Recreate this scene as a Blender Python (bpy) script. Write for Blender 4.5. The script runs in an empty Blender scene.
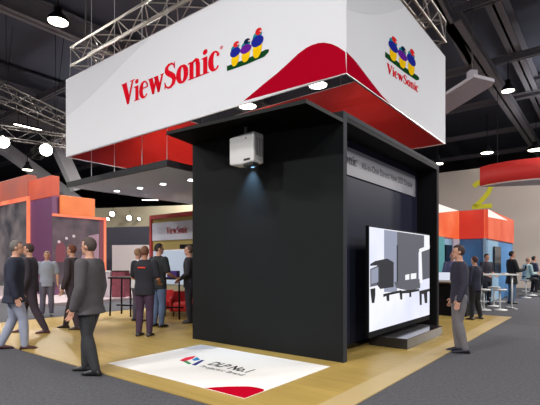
import bpy, bmesh, math, random
from mathutils import Vector, Matrix
random.seed(4)
S = bpy.context.scene
C = S.collection
PI = math.pi
# ---------------------------------------------------------------- camera, world, light, exposure
CZ, FPX, HY, YAW = 1.40, 434.0, 262.0, 0.665
cam = bpy.data.cameras.new('camera'); co = bpy.data.objects.new('camera', cam); C.objects.link(co)
co.location = (0, 0, CZ); co.rotation_euler = (PI/2, 0, 0)
cam.sensor_width = 36; cam.lens = FPX/540*36; cam.shift_y = (HY-202.5)/540; cam.clip_end = 300
S.camera = co
S.view_settings.view_transform = 'Standard'; S.view_settings.look = 'None'
S.view_settings.gamma = 1; S.view_settings.use_curve_mapping = False
S.view_settings.exposure = 0.1
w = bpy.data.worlds.new('hall_air'); S.world = w; w.use_nodes = True
w.node_tree.nodes['Background'].inputs[0].default_value = (0.80, 0.85, 1.0, 1)
w.node_tree.nodes['Background'].inputs[1].default_value = 0.34
def lamp(name, kind, loc, aim, power, color=(1, .97, .93), size=1.0, spot=None, blend=.5):
    l = bpy.data.lights.new(name, kind); l.energy = power; l.color = color
    if kind == 'AREA': l.shape = 'DISK'; l.size = size
    else: l.shadow_soft_size = size
    if spot: l.spot_size = math.radians(spot); l.spot_blend = blend
    o = bpy.data.objects.new(name, l); C.objects.link(o); o.location = loc
    o.rotation_euler = (Vector(aim)-Vector(loc)).to_track_quat('-Z', 'Y').to_euler()
    return o
# unseen hall lamps under the ceiling, some added to brighten the rear walls
for x, y, p in ((-9, -3, 1500), (-3, -8, 900), (5, -5, 800), (-3.5, 1.5, 380), (11, -1, 1150), (-12, 6, 600), (12, 9, 700), (-13, 14, 800), (-4, 18, 1300), (16, 16, 1500), (-5, 30, 1200), (-22, 26, 1000), (22, 22, 1800)):
    lamp('hall_light', 'AREA', (x, y, 9.0), (x, y+.001, 0), p, size=1.2)

for x, y in ((-14, 8), (-8, 24), (12, 4), (14, 20), (-2, -2)):
    lamp('roof_fill_light', 'AREA', (x, y, 7.6), (x, y+.001, 11), 110, (.86, .9, 1), size=1.0)  # added unseen fill, aimed up to brighten the dark roof

# ---------------------------------------------------------------- layout frames
cy, sy = math.cos(YAW), math.sin(YAW)
Q0 = (1.006, 5.962)
def BW(X, R, z=0.0): return Vector((Q0[0]+X*cy+R*sy, Q0[1]-X*sy+R*cy, z))
def LOC(x, y):
    a, b = x-Q0[0], y-Q0[1]
    return (a*cy-b*sy, a*sy+b*cy)
def atd(px, d, z=0.0): return Vector(((px-270)/FPX*d, d, z))
def zat(py, d): return CZ+(HY-py)/FPX*d
def onz(px, py, z):
    d = FPX*(z-CZ)/(HY-py); return Vector(((px-270)/FPX*d, d, z))
def onR(px, py, R0):
    u = (px-270)/FPX; ox, orr = LOC(0, 0); dx, dr = u*cy-sy, u*sy+cy
    t = (R0-orr)/dr; return (ox+dx*t, CZ+(HY-py)/FPX*t)
def onX(px, py, X0):
    u = (px-270)/FPX; ox, orr = LOC(0, 0); dx, dr = u*cy-sy, u*sy+cy
    t = (X0-ox)/dx; return (orr+dr*t, CZ+(HY-py)/FPX*t)
def onF(px, py):
    p = onz(px, py, 0); return LOC(p.x, p.y)

# ---------------------------------------------------------------- materials
def lin(c):
    return tuple(((v/255)/12.92 if v/255 <= .04045 else ((v/255+.055)/1.055)**2.4) for v in c)+(1,)
MC = {}
def mat(name, col, rough=.6, metal=0., var=.06, scale=8., bump=0., emit=None, es=0., spec=.5, alpha=1.):
    if name in MC: return MC[name]
    m = bpy.data.materials.new(name); m.use_nodes = True; nt = m.node_tree; b = nt.nodes['Principled BSDF']
    c = lin(col)
    tc = nt.nodes.new('ShaderNodeTexCoord'); nz = nt.nodes.new('ShaderNodeTexNoise'); nz.inputs['Scale'].default_value = scale
    nz.inputs['Detail'].default_value = 4
    nt.links.new(tc.outputs['Object'], nz.inputs['Vector'])
    mx = nt.nodes.new('ShaderNodeMix'); mx.data_type = 'RGBA'
    mx.inputs[6].default_value = tuple(v*(1-var) for v in c[:3])+(1,)
    mx.inputs[7].default_value = tuple(min(1, v*(1+var)) for v in c[:3])+(1,)
    nt.links.new(nz.outputs['Fac'], mx.inputs[0]); nt.links.new(mx.outputs[2], b.inputs['Base Color'])
    b.inputs['Roughness'].default_value = rough; b.inputs['Metallic'].default_value = metal
    b.inputs['Specular IOR Level'].default_value = spec
    if bump:
        bp = nt.nodes.new('ShaderNodeBump'); bp.inputs['Strength'].default_value = bump; bp.inputs['Distance'].default_value = .01
        nt.links.new(nz.outputs['Fac'], bp.inputs['Height']); nt.links.new(bp.outputs[0], b.inputs['Normal'])
    if emit:
        b.inputs['Emission Color'].default_value = lin(emit); b.inputs['Emission Strength'].default_value = es
    if alpha < 1: b.inputs['Alpha'].default_value = alpha
    MC[name] = m; return m
def glow(name, c1, c2=None, s=1., scale=1.5):
    """a backlit or screen surface: emission that varies softly between two colours"""
    if name in MC: return MC[name]
    m = mat(name, c1, .5, spec=.12); nt = m.node_tree; b = nt.nodes['Principled BSDF']
    b.inputs['Base Color'].default_value = (.03, .03, .03, 1)
    for l in list(b.inputs['Base Color'].links): nt.links.remove(l)
    tc = nt.nodes.new('ShaderNodeTexCoord'); nz = nt.nodes.new('ShaderNodeTexNoise'); nz.inputs['Scale'].default_value = scale
    nt.links.new(tc.outputs['Object'], nz.inputs['Vector'])
    rp = nt.nodes.new('ShaderNodeValToRGB'); rp.color_ramp.elements[0].position = .35; rp.color_ramp.elements[1].position = .65
    rp.color_ramp.elements[0].color = lin(c1); rp.color_ramp.elements[1].color = lin(c2 or c1)
    nt.links.new(nz.outputs['Fac'], rp.inputs[0]); nt.links.new(rp.outputs[0], b.inputs['Emission Color'])
    b.inputs['Emission Strength'].default_value = s
    return m
def carpet_mat():
    m = mat('carpet', (79, 79, 84), .95, var=.55, scale=28, bump=.5, spec=.2); return m
def wood_mat():
    m = bpy.data.materials.new('platform_wood'); m.use_nodes = True; nt = m.node_tree; b = nt.nodes['Principled BSDF']
    tc = nt.nodes.new('ShaderNodeTexCoord'); mp = nt.nodes.new('ShaderNodeMapping'); mp.inputs['Scale'].default_value = (.35, 5, 1)
    nt.links.new(tc.outputs['Object'], mp.inputs[0])
    nz = nt.nodes.new('ShaderNodeTexNoise'); nz.inputs['Scale'].default_value = 3; nz.inputs['Detail'].default_value = 8
    nt.links.new(mp.outputs[0], nz.inputs['Vector'])
    rp = nt.nodes.new('ShaderNodeValToRGB'); rp.color_ramp.elements[0].color = lin((160, 133, 70)); rp.color_ramp.elements[1].color = lin((190, 162, 92))
    nt.links.new(nz.outputs['Fac'], rp.inputs[0])
    br = nt.nodes.new('ShaderNodeTexBrick'); br.inputs['Scale'].default_value = 1; br.inputs['Brick Width'].default_value = 2.4; br.inputs['Row Height'].default_value = .2
    br.inputs['Mortar Size'].default_value = .004; br.inputs['Color1'].default_value = (1, 1, 1, 1); br.inputs['Color2'].default_value = (.93, .93, .93, 1); br.inputs['Mortar'].default_value = (.75, .75, .75, 1)
    nt.links.new(tc.outputs['Object'], br.inputs['Vector'])
    mx = nt.nodes.new('ShaderNodeMix'); mx.data_type = 'RGBA'; mx.blend_type = 'MULTIPLY'; mx.inputs[0].default_value = 1
    nt.links.new(rp.outputs[0], mx.inputs[6]); nt.links.new(br.outputs[0], mx.inputs[7]); nt.links.new(mx.outputs[2], b.inputs['Base Color'])
    b.inputs['Roughness'].default_value = .38
    return m
def panel_mat(name, col, rough, groove=16):
    """dark panel with fine vertical grooves"""
    m = mat(name, col, rough, var=.12, scale=3, spec=.15); nt = m.node_tree; b = nt.nodes['Principled BSDF']
    tc = nt.nodes.new('ShaderNodeTexCoord'); mp = nt.nodes.new('ShaderNodeMapping'); mp.inputs['Scale'].default_value = (groove, groove, 0)
    wv = nt.nodes.new('ShaderNodeTexWave'); wv.inputs['Scale'].default_value = 1
    nt.links.new(tc.outputs['Object'], mp.inputs[0]); nt.links.new(mp.outputs[0], wv.inputs[0])
    bp = nt.nodes.new('ShaderNodeBump'); bp.inputs['Strength'].default_value = .3; bp.inputs['Distance'].default_value = .004
    nt.links.new(wv.outputs['Fac'], bp.inputs['Height']); nt.links.new(bp.outputs[0], b.inputs['Normal'])
    return m
WHITE = mat('white_fabric', (232, 233, 238), .75, spec=.0, var=.015, scale=1.2)
REDF = mat('red_lining', (158, 50, 50), .7, spec=.0, var=.05, scale=3)
CRIM = mat('crimson_print', (172, 8, 36), .6, spec=.0, var=.02)
LRED = mat('logo_red', (222, 20, 40), .6, spec=.0, var=.02)
PALE = mat('pale_grey_print', (222, 223, 228), .7, spec=.0, var=.02)
BLACKW = panel_mat('black_panel', (27, 29, 31), .7, 26)
BLACKM = mat('black_matte', (13, 13, 18), .7, var=.1, spec=.2)
BLACKG = mat('black_gloss', (16, 17, 20), .15, var=.1)
RECESS = panel_mat('charcoal_panel', (40, 42, 60), .5, 26)
EDGE = mat('grey_edge', (50, 52, 60), .7, spec=.2)
ALU = mat('truss_aluminium', (176, 170, 162), .38, .75, var=.08)
DALU = mat('dark_truss_aluminium', (112, 108, 104), .45, .6, var=.08)
GREY = mat('grey_paint', (120, 120, 124), .7)
LGREY = mat('light_grey_plastic', (205, 205, 205), .45, var=.02)
DARKH = mat('hall_steel', (84, 84, 90), .7, var=.15, scale=1)
BEAMM = mat('beam_steel', (122, 118, 120), .65, var=.15, scale=1)
WSTEEL = mat('white_steel', (215, 215, 218), .6, var=.05)
LAMPW = mat('lamp_face', (255, 250, 235), .4, emit=(255, 246, 224), es=9)
LAMPS = mat('spot_face', (255, 250, 240), .4, emit=(255, 250, 240), es=14)

# ---------------------------------------------------------------- mesh builder
class MB:
    def __init__(s): s.v = []; s.f = []
    def add(s, vs, fs):
        o = len(s.v); s.v += [Vector(a) for a in vs]; s.f += [tuple(o+i for i in f) for f in fs]; return s
    def box(s, a, b):
        x0, x1 = sorted((a[0], b[0])); y0, y1 = sorted((a[1], b[1])); z0, z1 = sorted((a[2], b[2]))
        return s.add([(x0, y0, z0), (x1, y0, z0), (x1, y1, z0), (x0, y1, z0), (x0, y0, z1), (x1, y0, z1), (x1, y1, z1), (x0, y1, z1)],
                     [(3, 2, 1, 0), (4, 5, 6, 7), (0, 1, 5, 4), (1, 2, 6, 5), (2, 3, 7, 6), (3, 0, 4, 7)])
    def prism(s, pts, off):
        """polygon of 3-D points pushed by the vector off"""
        off = Vector(off); n = len(pts); P = [Vector(p) for p in pts]
        return s.add(P+[p+off for p in P], [tuple(range(n)), tuple(range(2*n-1, n-1, -1))]+[(i, i+n, (i+1) % n+n, (i+1) % n) for i in range(n)])
    def rings(s, rs, cap=True):
        n = len(rs[0]); o = len(s.v)
        for r in rs: s.v += [Vector(p) for p in r]
        for k in range(len(rs)-1):
            for i in range(n):
                j = (i+1) % n; s.f.append((o+k*n+i, o+k*n+j, o+(k+1)*n+j, o+(k+1)*n+i))
        if cap:
            s.f.append(tuple(o+i for i in range(n-1, -1, -1))); s.f.append(tuple(o+(len(rs)-1)*n+i for i in range(n)))
        return s
    def tube(s, p, r, n=8):
        """p: list of points; r: radius or list"""
        p = [Vector(a) for a in p]; rr = r if isinstance(r, (list, tuple)) else [r]*len(p)
        out = []
        for i, a in enumerate(p):
            d = (p[min(i+1, len(p)-1)]-p[max(i-1, 0)]).normalized()
            u = d.cross(Vector((0, 0, 1)) if abs(d.z) < .95 else Vector((0, 1, 0))).normalized(); v = d.cross(u)
            out.append([a+(u*math.cos(t*2*PI/n)+v*math.sin(t*2*PI/n))*rr[i] for t in range(n)])
        return s.rings(out)
    def ell(s, c, r, n=12, m=8, rot=None):
        c = Vector(c); out = []
        for k in range(m+1):
            a = -PI/2+PI*(k+.001 if k == 0 else (k-.001 if k == m else k))/m
            ring = []
            for i in range(n):
                q = Vector((r[0]*math.cos(a)*math.cos(2*PI*i/n), r[1]*math.cos(a)*math.sin(2*PI*i/n), r[2]*math.sin(a)))
                if rot: q = rot @ q
                ring.append(c+q)
            out.append(ring)
        return s.rings(out)
    def lathe(s, c, prof, n=20):
        c = Vector(c)
        return s.rings([[c+Vector((max(r, .0005)*math.cos(2*PI*i/n), max(r, .0005)*math.sin(2*PI*i/n), z)) for i in range(n)] for r, z in prof])
    def build(s, name, m, parent=None, smooth=False, bevel=0., label=None):
        me = bpy.data.meshes.new(name); me.from_pydata([tuple(a) for a in s.v], [], s.f)
        bm = bmesh.new(); bm.from_mesh(me); bmesh.ops.recalc_face_normals(bm, faces=bm.faces); bm.to_mesh(me); bm.free()
        me.materials.append(m)
        if smooth:
            for p in me.polygons: p.use_smooth = True
        o = bpy.data.objects.new(name, me); C.objects.link(o)
        if parent: o.parent = parent
        if bevel:
            b = o.modifiers.new('bevel', 'BEVEL'); b.width = bevel; b.segments = 2; b.limit_method = 'ANGLE'
        if label: o['label'] = label
        return o
def thing(name, label, cat, loc=(0, 0, 0), rz=0., group=None):
    o = bpy.data.objects.new(name, None); C.objects.link(o); o.location = loc; o.rotation_euler = (0, 0, rz)
    o['label'] = label; o['category'] = cat
    if group: o['group'] = group
    return o
def tag(o, label, cat, group=None, loc=None, rz=None):
    o['label'] = label; o['category'] = cat
    if group: o['group'] = group
    if loc is not None: o.location = loc
    if rz is not None: o.rotation_euler = (0, 0, rz)
    return o
def struct(o): o['kind'] = 'structure'; return o
def dup(root, loc, rz, label, group=None):
    def cp(o, par):
        c = o.copy(); C.objects.link(c); c.parent = par
        for ch in list(o.children): cp(ch, c)
        return c
    r = cp(root, None); r.location = loc; r.rotation_euler = (0, 0, rz); r['label'] = label
    if group: r['group'] = group
    return r
def bthing(name, label, cat, X, R, z=0., group=None): return thing(name, label, cat, BW(X, R, z), -YAW, group)

# ---------------------------------------------------------------- setting: floor, ceiling, far walls
struct(MB().box((-60, -25, -.2), (60, 75, 0)).build('floor', carpet_mat()))
struct(MB().box((-60, -25, 11), (60, 75, 11.2)).build('ceiling', mat('ceiling_dark', (80, 82, 92), .9, var=.25, scale=.4)))
struct(MB().box((-60, 74.8, 0), (60, 75, 11)).build('wall_back', mat('wall_far', (86, 84, 86), .9)))
struct(MB().box((-60, -25, 0), (-59.8, 75, 11)).build('wall_left', MC['wall_far']))
struct(MB().box((59.8, -25, 0), (60, 75, 11)).build('wall_right', MC['wall_far']))
# roof beams along the two stand directions
def bm_box(name, label, p, q, wdt, h, m, grp):
    p = Vector(p); q = Vector(q); d = q-p; L = d.length; hd = math.atan2(d.y, d.x)
    b = MB().box((0, -wdt/2, -h/2), (L, wdt/2, -h/2+.05)).box((0, -wdt/2, h/2-.05), (L, wdt/2, h/2)).box((0, -.04, -h/2), (L, .04, h/2))
    o = b.build(name, m); o.location = p
    o.rotation_euler = (0, -math.asin(d.z/L), hd)
    struct(o) if grp is None else tag(o, label, 'beam', grp)
    return o
n = 0
for i, X in enumerate((-34, -27, -20, -13.4, -6.8, -.2, 6.4, 13, 20, 27)):
    n += 1; bm_box('trim_%d' % n, '', BW(X, -14, 10.4), BW(X, 50, 10.4), .5, .8, BEAMM if i % 2 else DARKH, None)
for i, R in enumerate((-10, -5, 0, 5, 10, 15, 20, 26, 32, 38)):
    n += 1; bm_box('trim_%d' % n, '', BW(-40, R, 9.85), BW(36, R, 9.85), .22, .3, BEAMM, None)

# ---------------------------------------------------------------- the stand's platform
pf = bthing('stage_platform', 'low yellow wood platform under the black display stand', 'platform', 0, 0, 0)
XR, RF, XL, RB = .93, -2.33, -8.1, 7.1
MB().box((XL, RF, .0005), (XR-.28, RB, .012)).build('deck', wood_mat(), pf)
MB().box((XR-.28, RF, .0005), (XR, RB, .0125)).build('edge_strip', mat('edge_wood', (182, 160, 114), .45, var=.08, scale=4), pf, label='paler wood border strip')

# printed floor panel
fg = bthing('floor_graphic', 'white printed floor panel reading DLP No.1 on the wood platform', 'floor sign', 0, 0, 0)
gx0, gx1, gr0, gr1 = -2.51, -.03, -2.01, -.30
MB().box((gx0, gr0, .0125), (gx1, gr1, .018)).build('panel', mat('white_vinyl', (240, 238, 236), .45, var=.01), fg, bevel=.002)
def fpoly(px): return [onF(*p) for p in px]
def clampf(pts): return [(min(max(a, gx0+.002), gx1-.002), min(max(b, gr0+.002), gr1-.002)) for a, b in pts]
def flat(name, pts, m, par, z=.018, t=.0012, label=None): return MB().prism([(a, b, z) for a, b in pts], (0, 0, t)).build(name, m, par, label=label)
flat('swoosh', clampf(fpoly([(199, 391), (207, 389.6), (216, 388.8), (228, 388.2), (240, 388), (250, 388.2), (258, 389.3), (264, 391), (268.5, 394)])+[(gx1, gr0+.2), (gx1, gr0)]), CRIM, fg, label='crimson curved print')
flat('corner_print', clampf([(gx0, gr1), (gx0, gr1-.3)]+fpoly([(178, 349), (188, 350.6), (200, 351), (212, 350), (224, 347.6)])+[(gx0+.9, gr1)]), mat('grey_vinyl', (196, 198, 206), .45), fg, label='grey curved print')

# ---------------------------------------------------------------- lettering helpers
def text_mesh(s, bold=0., shear=0.):
    c = bpy.data.curves.new('t', 'FONT'); c.body = s; c.size = 1; c.offset = bold; c.shear = shear; c.resolution_u = 3
    o = bpy.data.objects.new('t', c); C.objects.link(o); bpy.context.view_layer.update()
    me = bpy.data.meshes.new_from_object(o.evaluated_get(bpy.context.evaluated_depsgraph_get()))
    bpy.data.objects.remove(o)
    v = [a.co.copy() for a in me.vertices]; f = [tuple(p.vertices) for p in me.polygons]
    x0 = min(a.x for a in v); x1 = max(a.x for a in v)
    return [((a.x-x0)/(x1-x0), a.y/.70) for a in v], f
def place_text(name, s, m, par, f3, bold=0., shear=0., label=None):
    """f3 maps (u 0..1, v baseline 0..cap 1) to a local 3-D point"""
    v, f = text_mesh(s, bold, shear)
    sp_ = sorted((min(v[i][0] for i in q), max(v[i][0] for i in q)) for q in f); runs = [list(sp_[0])]
    gaps = []
    for a, b in sp_:
        if a > runs[-1][1]: gaps.append((a-runs[-1][1], len(runs))); runs.append([a, b])
        else: runs[-1][1] = max(runs[-1][1], b)
    nsp = s.count(' '); big = sorted(k for g, k in sorted(gaps, reverse=True)[:nsp])
    lim = [(runs[k-1][1]+runs[k][0])/2 for k in big]+[9]; lo = -9
    for hi in lim:
        fs = [q for q in f if lo < v[q[0]][0] < hi]; lo = hi
        if not fs: continue
        ids = sorted({i for q in fs for i in q}); ix = {a: n_ for n_, a in enumerate(ids)}
        me = bpy.data.meshes.new(name); me.from_pydata([tuple(f3(*v[i])) for i in ids], [], [tuple(ix[i] for i in q) for q in fs]); me.materials.append(m)
        o = bpy.data.objects.new(name, me); C.objects.link(o); o.parent = par
        if label: o['label'] = label
def stroke(pts, ws):
    out1, out2 = [], []
    for i, p in enumerate(pts):
        a = pts[max(i-1, 0)]; c = pts[min(i+1, len(pts)-1)]
        dx, dy = c[0]-a[0], c[1]-a[1]; L = math.hypot(dx, dy) or 1
        wd = (ws[i] if isinstance(ws, list) else ws)/2
        out1.append((p[0]-dy/L*wd, p[1]+dx/L*wd)); out2.append((p[0]+dy/L*wd, p[1]-dx/L*wd))
    return [[out1[i], out1[i+1], out2[i+1], out2[i]] for i in range(len(pts)-1)]
def arc(cx, cyy, rx, ry, a0, a1, n=14): return [(cx+rx*math.cos(math.radians(a0+(a1-a0)*i/n)), cyy+ry*math.sin(math.radians(a0+(a1-a0)*i/n))) for i in range(n+1)]
BOLD = 1.3
def serif_word():
    """the word in a condensed book serif, as lists of quads; x advance in cap heights"""
    G = []; x = 0; cuts = []
    def P(*ps): G.append([(x+a, b) for a, b in ps])
    def Q(lst):
        for q in lst: G.append([(x+a, b) for a, b in q])
    def stemm(a, z1, z0=0, wd=.175, top=True):
        P((a, z0), (a+wd, z0), (a+wd, z1), (a, z1)); P((a-.06, 0), (a+wd+.06, 0), (a+wd+.06, .045), (a-.06, .045))
        if top: P((a-.07, z1-.06), (a, z1-.06), (a, z1), (a-.0, z1+.01), (a-.07, z1-.03))
    # V
    P((.03, 1), (.30, 1), (.48, .22), (.42, -.02), (.33, -.02)); P((.33, -.02), (.43, -.02), (.70, 1), (.60, 1))
    P((0, .955), (.33, .955), (.33, 1), (0, 1)); P((.50, .955), (.75, .955), (.75, 1), (.50, 1)); x += .72; cuts.append(len(G))
    # i
    stemm(.07, .66); Q(stroke(arc(.155, .85, .05, .055, 0, 360, 10), .10)); x += .31; cuts.append(len(G))
    # e
    def e_():
        Q(stroke(arc(.24, .33, .175, .315, 20, 320, 22), [.07+.13*max(0, math.sin(math.radians((20+300*i/22)-90))) for i in range(23)]))
        P((.12, .37), (.43, .37), (.43, .42), (.12, .42)); P((.36, .40), (.44, .40), (.43, .5), (.37, .52))
    e_(); x += .45; cuts.append(len(G))
    # w
    P((.02, .66), (.22, .66), (.34, .2), (.30, 0), (.20, 0)); P((.20, 0), (.30, 0), (.45, .62), (.36, .62))
    P((.29, .66), (.49, .66), (.61, .2), (.57, 0), (.47, 0)); P((.47, 0), (.57, 0), (.76, .66), (.66, .66))
    P((0, .62), (.24, .62), (.24, .66), (0, .66)); P((.28, .62), (.50, .62), (.50, .66), (.28, .66)); P((.60, .62), (.78, .62), (.78, .66), (.60, .66)); x += .77; cuts.append(len(G))
    # S
    pts = [(.50, .76), (.47, .90), (.36, .975), (.24, .96), (.14, .87), (.13, .75), (.20, .64), (.33, .54), (.45, .42), (.49, .28), (.45, .13), (.34, .03), (.22, .02), (.11, .10), (.06, .25)]
    Q(stroke(pts, [.05, .065, .09, .12, .16, .19, .21, .22, .21, .19, .16, .12, .09, .065, .05])); P((.04, 0), (.08, 0), (.08, .3), (.03, .3)); P((.49, .72), (.53, .72), (.53, 1), (.49, 1)); x += .60; cuts.append(len(G))
    # o
    Q(stroke(arc(.25, .33, .17, .30, 0, 360, 26), [.07+.14*abs(math.cos(2*PI*i/26)) for i in range(27)])); x += .51; cuts.append(len(G))
    # n
    stemm(.06, .64); stemm(.33, .50, top=False); Q(stroke([(.17, .52), (.24, .62), (.32, .65), (.395, .60), (.40, .48)], [.05, .09, .13, .16, .175])); x += .56; cuts.append(len(G))
    # i
    stemm(.07, .66); Q(stroke(arc(.155, .85, .05, .055, 0, 360, 10), .10)); x += .30; cuts.append(len(G))
    # c
    Q(stroke(arc(.24, .33, .165, .31, 45, 320, 20), [.07+.14*max(0, -math.cos(math.radians(45+275*i/20))) for i in range(21)])); Q(stroke(arc(.36, .51, .03, .04, 0, 360, 8), .06)); x += .45
    tot = x-.04; cuts.append(len(G))
    # small ring mark
    Q(stroke(arc(.04, .76, .05, .055, 0, 360, 14), .018)); P((.025, .73), (.038, .73), (.038, .79), (.025, .79)); Q(stroke([(.03, .785), (.06, .775), (.05, .755), (.03, .755)], .012))
    cuts.append(len(G)); out = []; k = 0
    for i_, c_ in enumerate(cuts): out.append([[(a/tot, b*(1.09 if i_ in (2, 3, 5, 6, 8) else 1.0)) for a, b in q] for q in G[k:c_]]); k = c_
    return out
WORD = serif_word()
def place_word(par, f3, m, skip=0):
    for i, g in enumerate(WORD):
        if i < skip: continue
        b = MB()
        for q in g: b.add([f3(*a) for a in q], [tuple(range(len(q)))])
        nm = 'letter' if i < 9 else 'registered_mark'
        me = bpy.data.meshes.new(nm); me.from_pydata([tuple(a) for a in b.v], [], b.f); me.materials.append(m)
        o = bpy.data.objects.new(nm, me); C.objects.link(o); o.parent = par
BC = {'red': mat('bird_red', (214, 40, 44), .6, spec=.0), 'teal': mat('bird_teal', (24, 140, 150), .6, spec=.0), 'blue': mat('bird_blue', (36, 44, 150), .6, spec=.0),
      'purple': mat('bird_purple', (104, 34, 150), .6, spec=.0), 'yellow': mat('bird_yellow', (248, 200, 20), .6, spec=.0), 'green': mat('perch_green', (22, 70, 36), .6, spec=.0),
      'black': mat('bird_navy', (16, 40, 70), .6, spec=.0), 'pale': mat('bird_beak', (240, 210, 205), .6, spec=.0)}
def birds(par, f3, shift3=0.):
    """three finches on a branch; f3(u,v,layer) -> local point"""
    def blob(name, col, cu, cv, ru, rv, par_, lay, lean=0):
        pts = []
        for i in range(18):
            a = 2*PI*i/18; dv = rv*math.sin(a)
            pts.append(f3(cu+ru*math.cos(a)+lean*dv, cv+dv, lay))
        b = MB(); b.add(pts, [tuple(range(18))]); me = bpy.data.meshes.new(name); me.from_pydata([tuple(a) for a in b.v], [], b.f); me.materials.append(BC[col])
        o = bpy.data.objects.new(name, me); C.objects.link(o); o.parent = par_; return o
    pr = [(0, -.11), (.5, -.13), (.9, -.09), (1.0, .02), (1.0, .12), (.93, .15), (.5, .08), (0, .09)]
    b = MB(); b.add([f3(u, v, 1) for u, v in pr], [tuple(range(len(pr)))]); me = bpy.data.meshes.new('branch'); me.from_pydata([tuple(a) for a in b.v], [], b.f); me.materials.append(BC['green'])
    o = bpy.data.objects.new('branch', me); C.objects.link(o); o.parent = par
    for (u, hd, chest, k, w_) in ((.21, 'red', 'blue', .86, 1), (.47, 'black', 'purple', .80, 1.05), (.74, 'red', 'blue', 1.0, 1.1)):
        body = blob('bird_body', 'yellow', u, .27*k+.02, .096*w_, .33*k, par, 2, .05)
        blob('bird_chest', chest, u, .58*k, .130*w_, .21*k, body, 3, .0)
        blob('bird_neck', 'teal', u+.0, .78*k, .105, .17*k, body, 2.6, .15)
        blob('bird_head', hd, u+.03, .92*k, .075, .13*k, body, 4)
        blob('bird_beak', 'pale', u+.085, .90*k, .028, .03, body, 5)
    return

# floor lettering
a = onF(205.4, 366.2); b = onF(248, 373.6); 
tw = b[0]-a[0]; th = .185
rr = (a[1]+b[1])/2
place_text('headline_word', 'DLP No.1', mat('ink_black', (16, 16, 18), .6), fg, lambda u, v: (a[0]+u*tw, rr+v*th, .0192), .028, 0, 'bold black lettering')
c0 = onF(198.5, 368.2); c1 = onF(242, 377.2)
place_text('subline_word', 'Projector Brand', MC['ink_black'], fg, lambda u, v: (c0[0]+u*(c1[0]-c0[0]), (c0[1]+c1[1])/2+v*.085, .0192), .012, 0, 'small black lettering')
for col, px in (((214, 40, 66), [(179.5, 361.6), (186, 358.8), (196, 357.0), (193, 359.8), (187, 361.9)]), ((150, 30, 50), [(179.5, 361.6), (187, 361.9), (183.5, 363)]),
                ((60, 140, 90), [(183.5, 363), (187, 362.1), (191.5, 365), (188.5, 365.8)]), ((34, 44, 120), [(191.5, 366.2), (201.5, 361.3), (204.5, 361.6), (195.5, 366.9)]),
                ((30, 130, 190), [(195, 359.4), (197.5, 358.4), (200, 361.2), (194, 362.2), (192, 361)])):
    flat('logo_patch', fpoly(px), mat('ink_%d' % col[0], col, .6, spec=.1), fg, z=.0185)

# ---------------------------------------------------------------- black display stand
ZT = 3.48
st = bthing('display_stand', 'tall black display stand with forward canopy on yellow wood floor', 'exhibition stand', 0, 0, .0125)
H0 = .0
def ztop(X): return ZT-.0125-.058*X
MB().prism([(0, 0, 0), (-3.06, 0, 0), (-3.06, 0, ztop(-3.06)), (0, 0, ztop(0))], (0, .10, 0)).build('front_wall', BLACKW, st, bevel=.003)
cp = [(0, -.93, 3.303), (-2.62, -.93, 3.395), (-3.06, -.002, 3.505), (0, -.002, 3.303)]
CT = .05
MB().add([p_ for p_ in cp]+[(x, y, z+CT) for x, y, z in cp], [(0, 1, 2, 3), (7, 6, 5, 4), (0, 4, 5, 1), (1, 5, 6, 2), (2, 6, 7, 3), (3, 7, 4, 0)]).build('canopy', mat('canopy_black', (4, 4, 5), .8, spec=.05), st, bevel=.004)
TRM = mat('dark_trim', (30, 32, 32), .7, spec=.2)
for p_, q_ in ((cp[0], cp[1]), (cp[3], cp[0])):
    o_ = (0, -.004, 0) if p_ is cp[0] else (.004, 0, 0)
    MB().prism([p_, q_, (q_[0], q_[1], q_[2]+CT), (p_[0], p_[1], p_[2]+CT)], o_).build('canopy_trim', TRM if p_ is cp[0] else mat('grey_trim', (58, 60, 60), .7, spec=.2), st)
MB().box((-3.06, .10, 0), (-.42, 4.21, ZT-.0125)).build('body', RECESS, st)
MB().box((-.42, 4.09, 0), (0, 4.21, ZT-.0125)).build('side_wall', BLACKM, st, bevel=.003)
MB().box((-.42, .10, ZT-.14), (0, 4.09, ZT-.0125)).build('lintel', BLACKM, st)
MB().box((.0, .0, 0), (.004, .10, ZT-.0125)).build('edge_profile', EDGE, st, label='grey metal edge')
MB().box((.0, .10, ZT-.075), (.004, 4.21, ZT-.0125)).build('edge_profile', EDGE, st, label='grey metal edge')
MB().box((.0, 4.17, 0), (.004, 4.21, ZT-.075)).build('edge_profile', EDGE, st, label='grey metal edge')
MB().box((-.435, .10, .0), (-.405, 4.09, .07)).build('kickboard', BLACKG, st)

# banner inside the recess
ba = bthing('banner_board', 'light grey board lettered with black words high on the recessed side wall', 'sign', -.418, 0, 0)
MB().box((0, .14, 2.79), (.02, 3.92, 3.235)).build('board', mat('board_grey', (158, 158, 166), .6, var=.02), ba, bevel=.003)
def fb(r0, r1, z0, h): return lambda u, v: (.023, r0+u*(r1-r0), z0+v*h)
place_word(ba, lambda u, v: (.023, .12+u*1.07, 2.965+v*.15), mat('banner_ink', (64, 64, 72), .6), 5)
place_text('banner_word', 'All-in-One Direct View LED Display', MC['banner_ink'], ba, fb(1.36, 3.74, 2.965, .12), .004)

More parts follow.
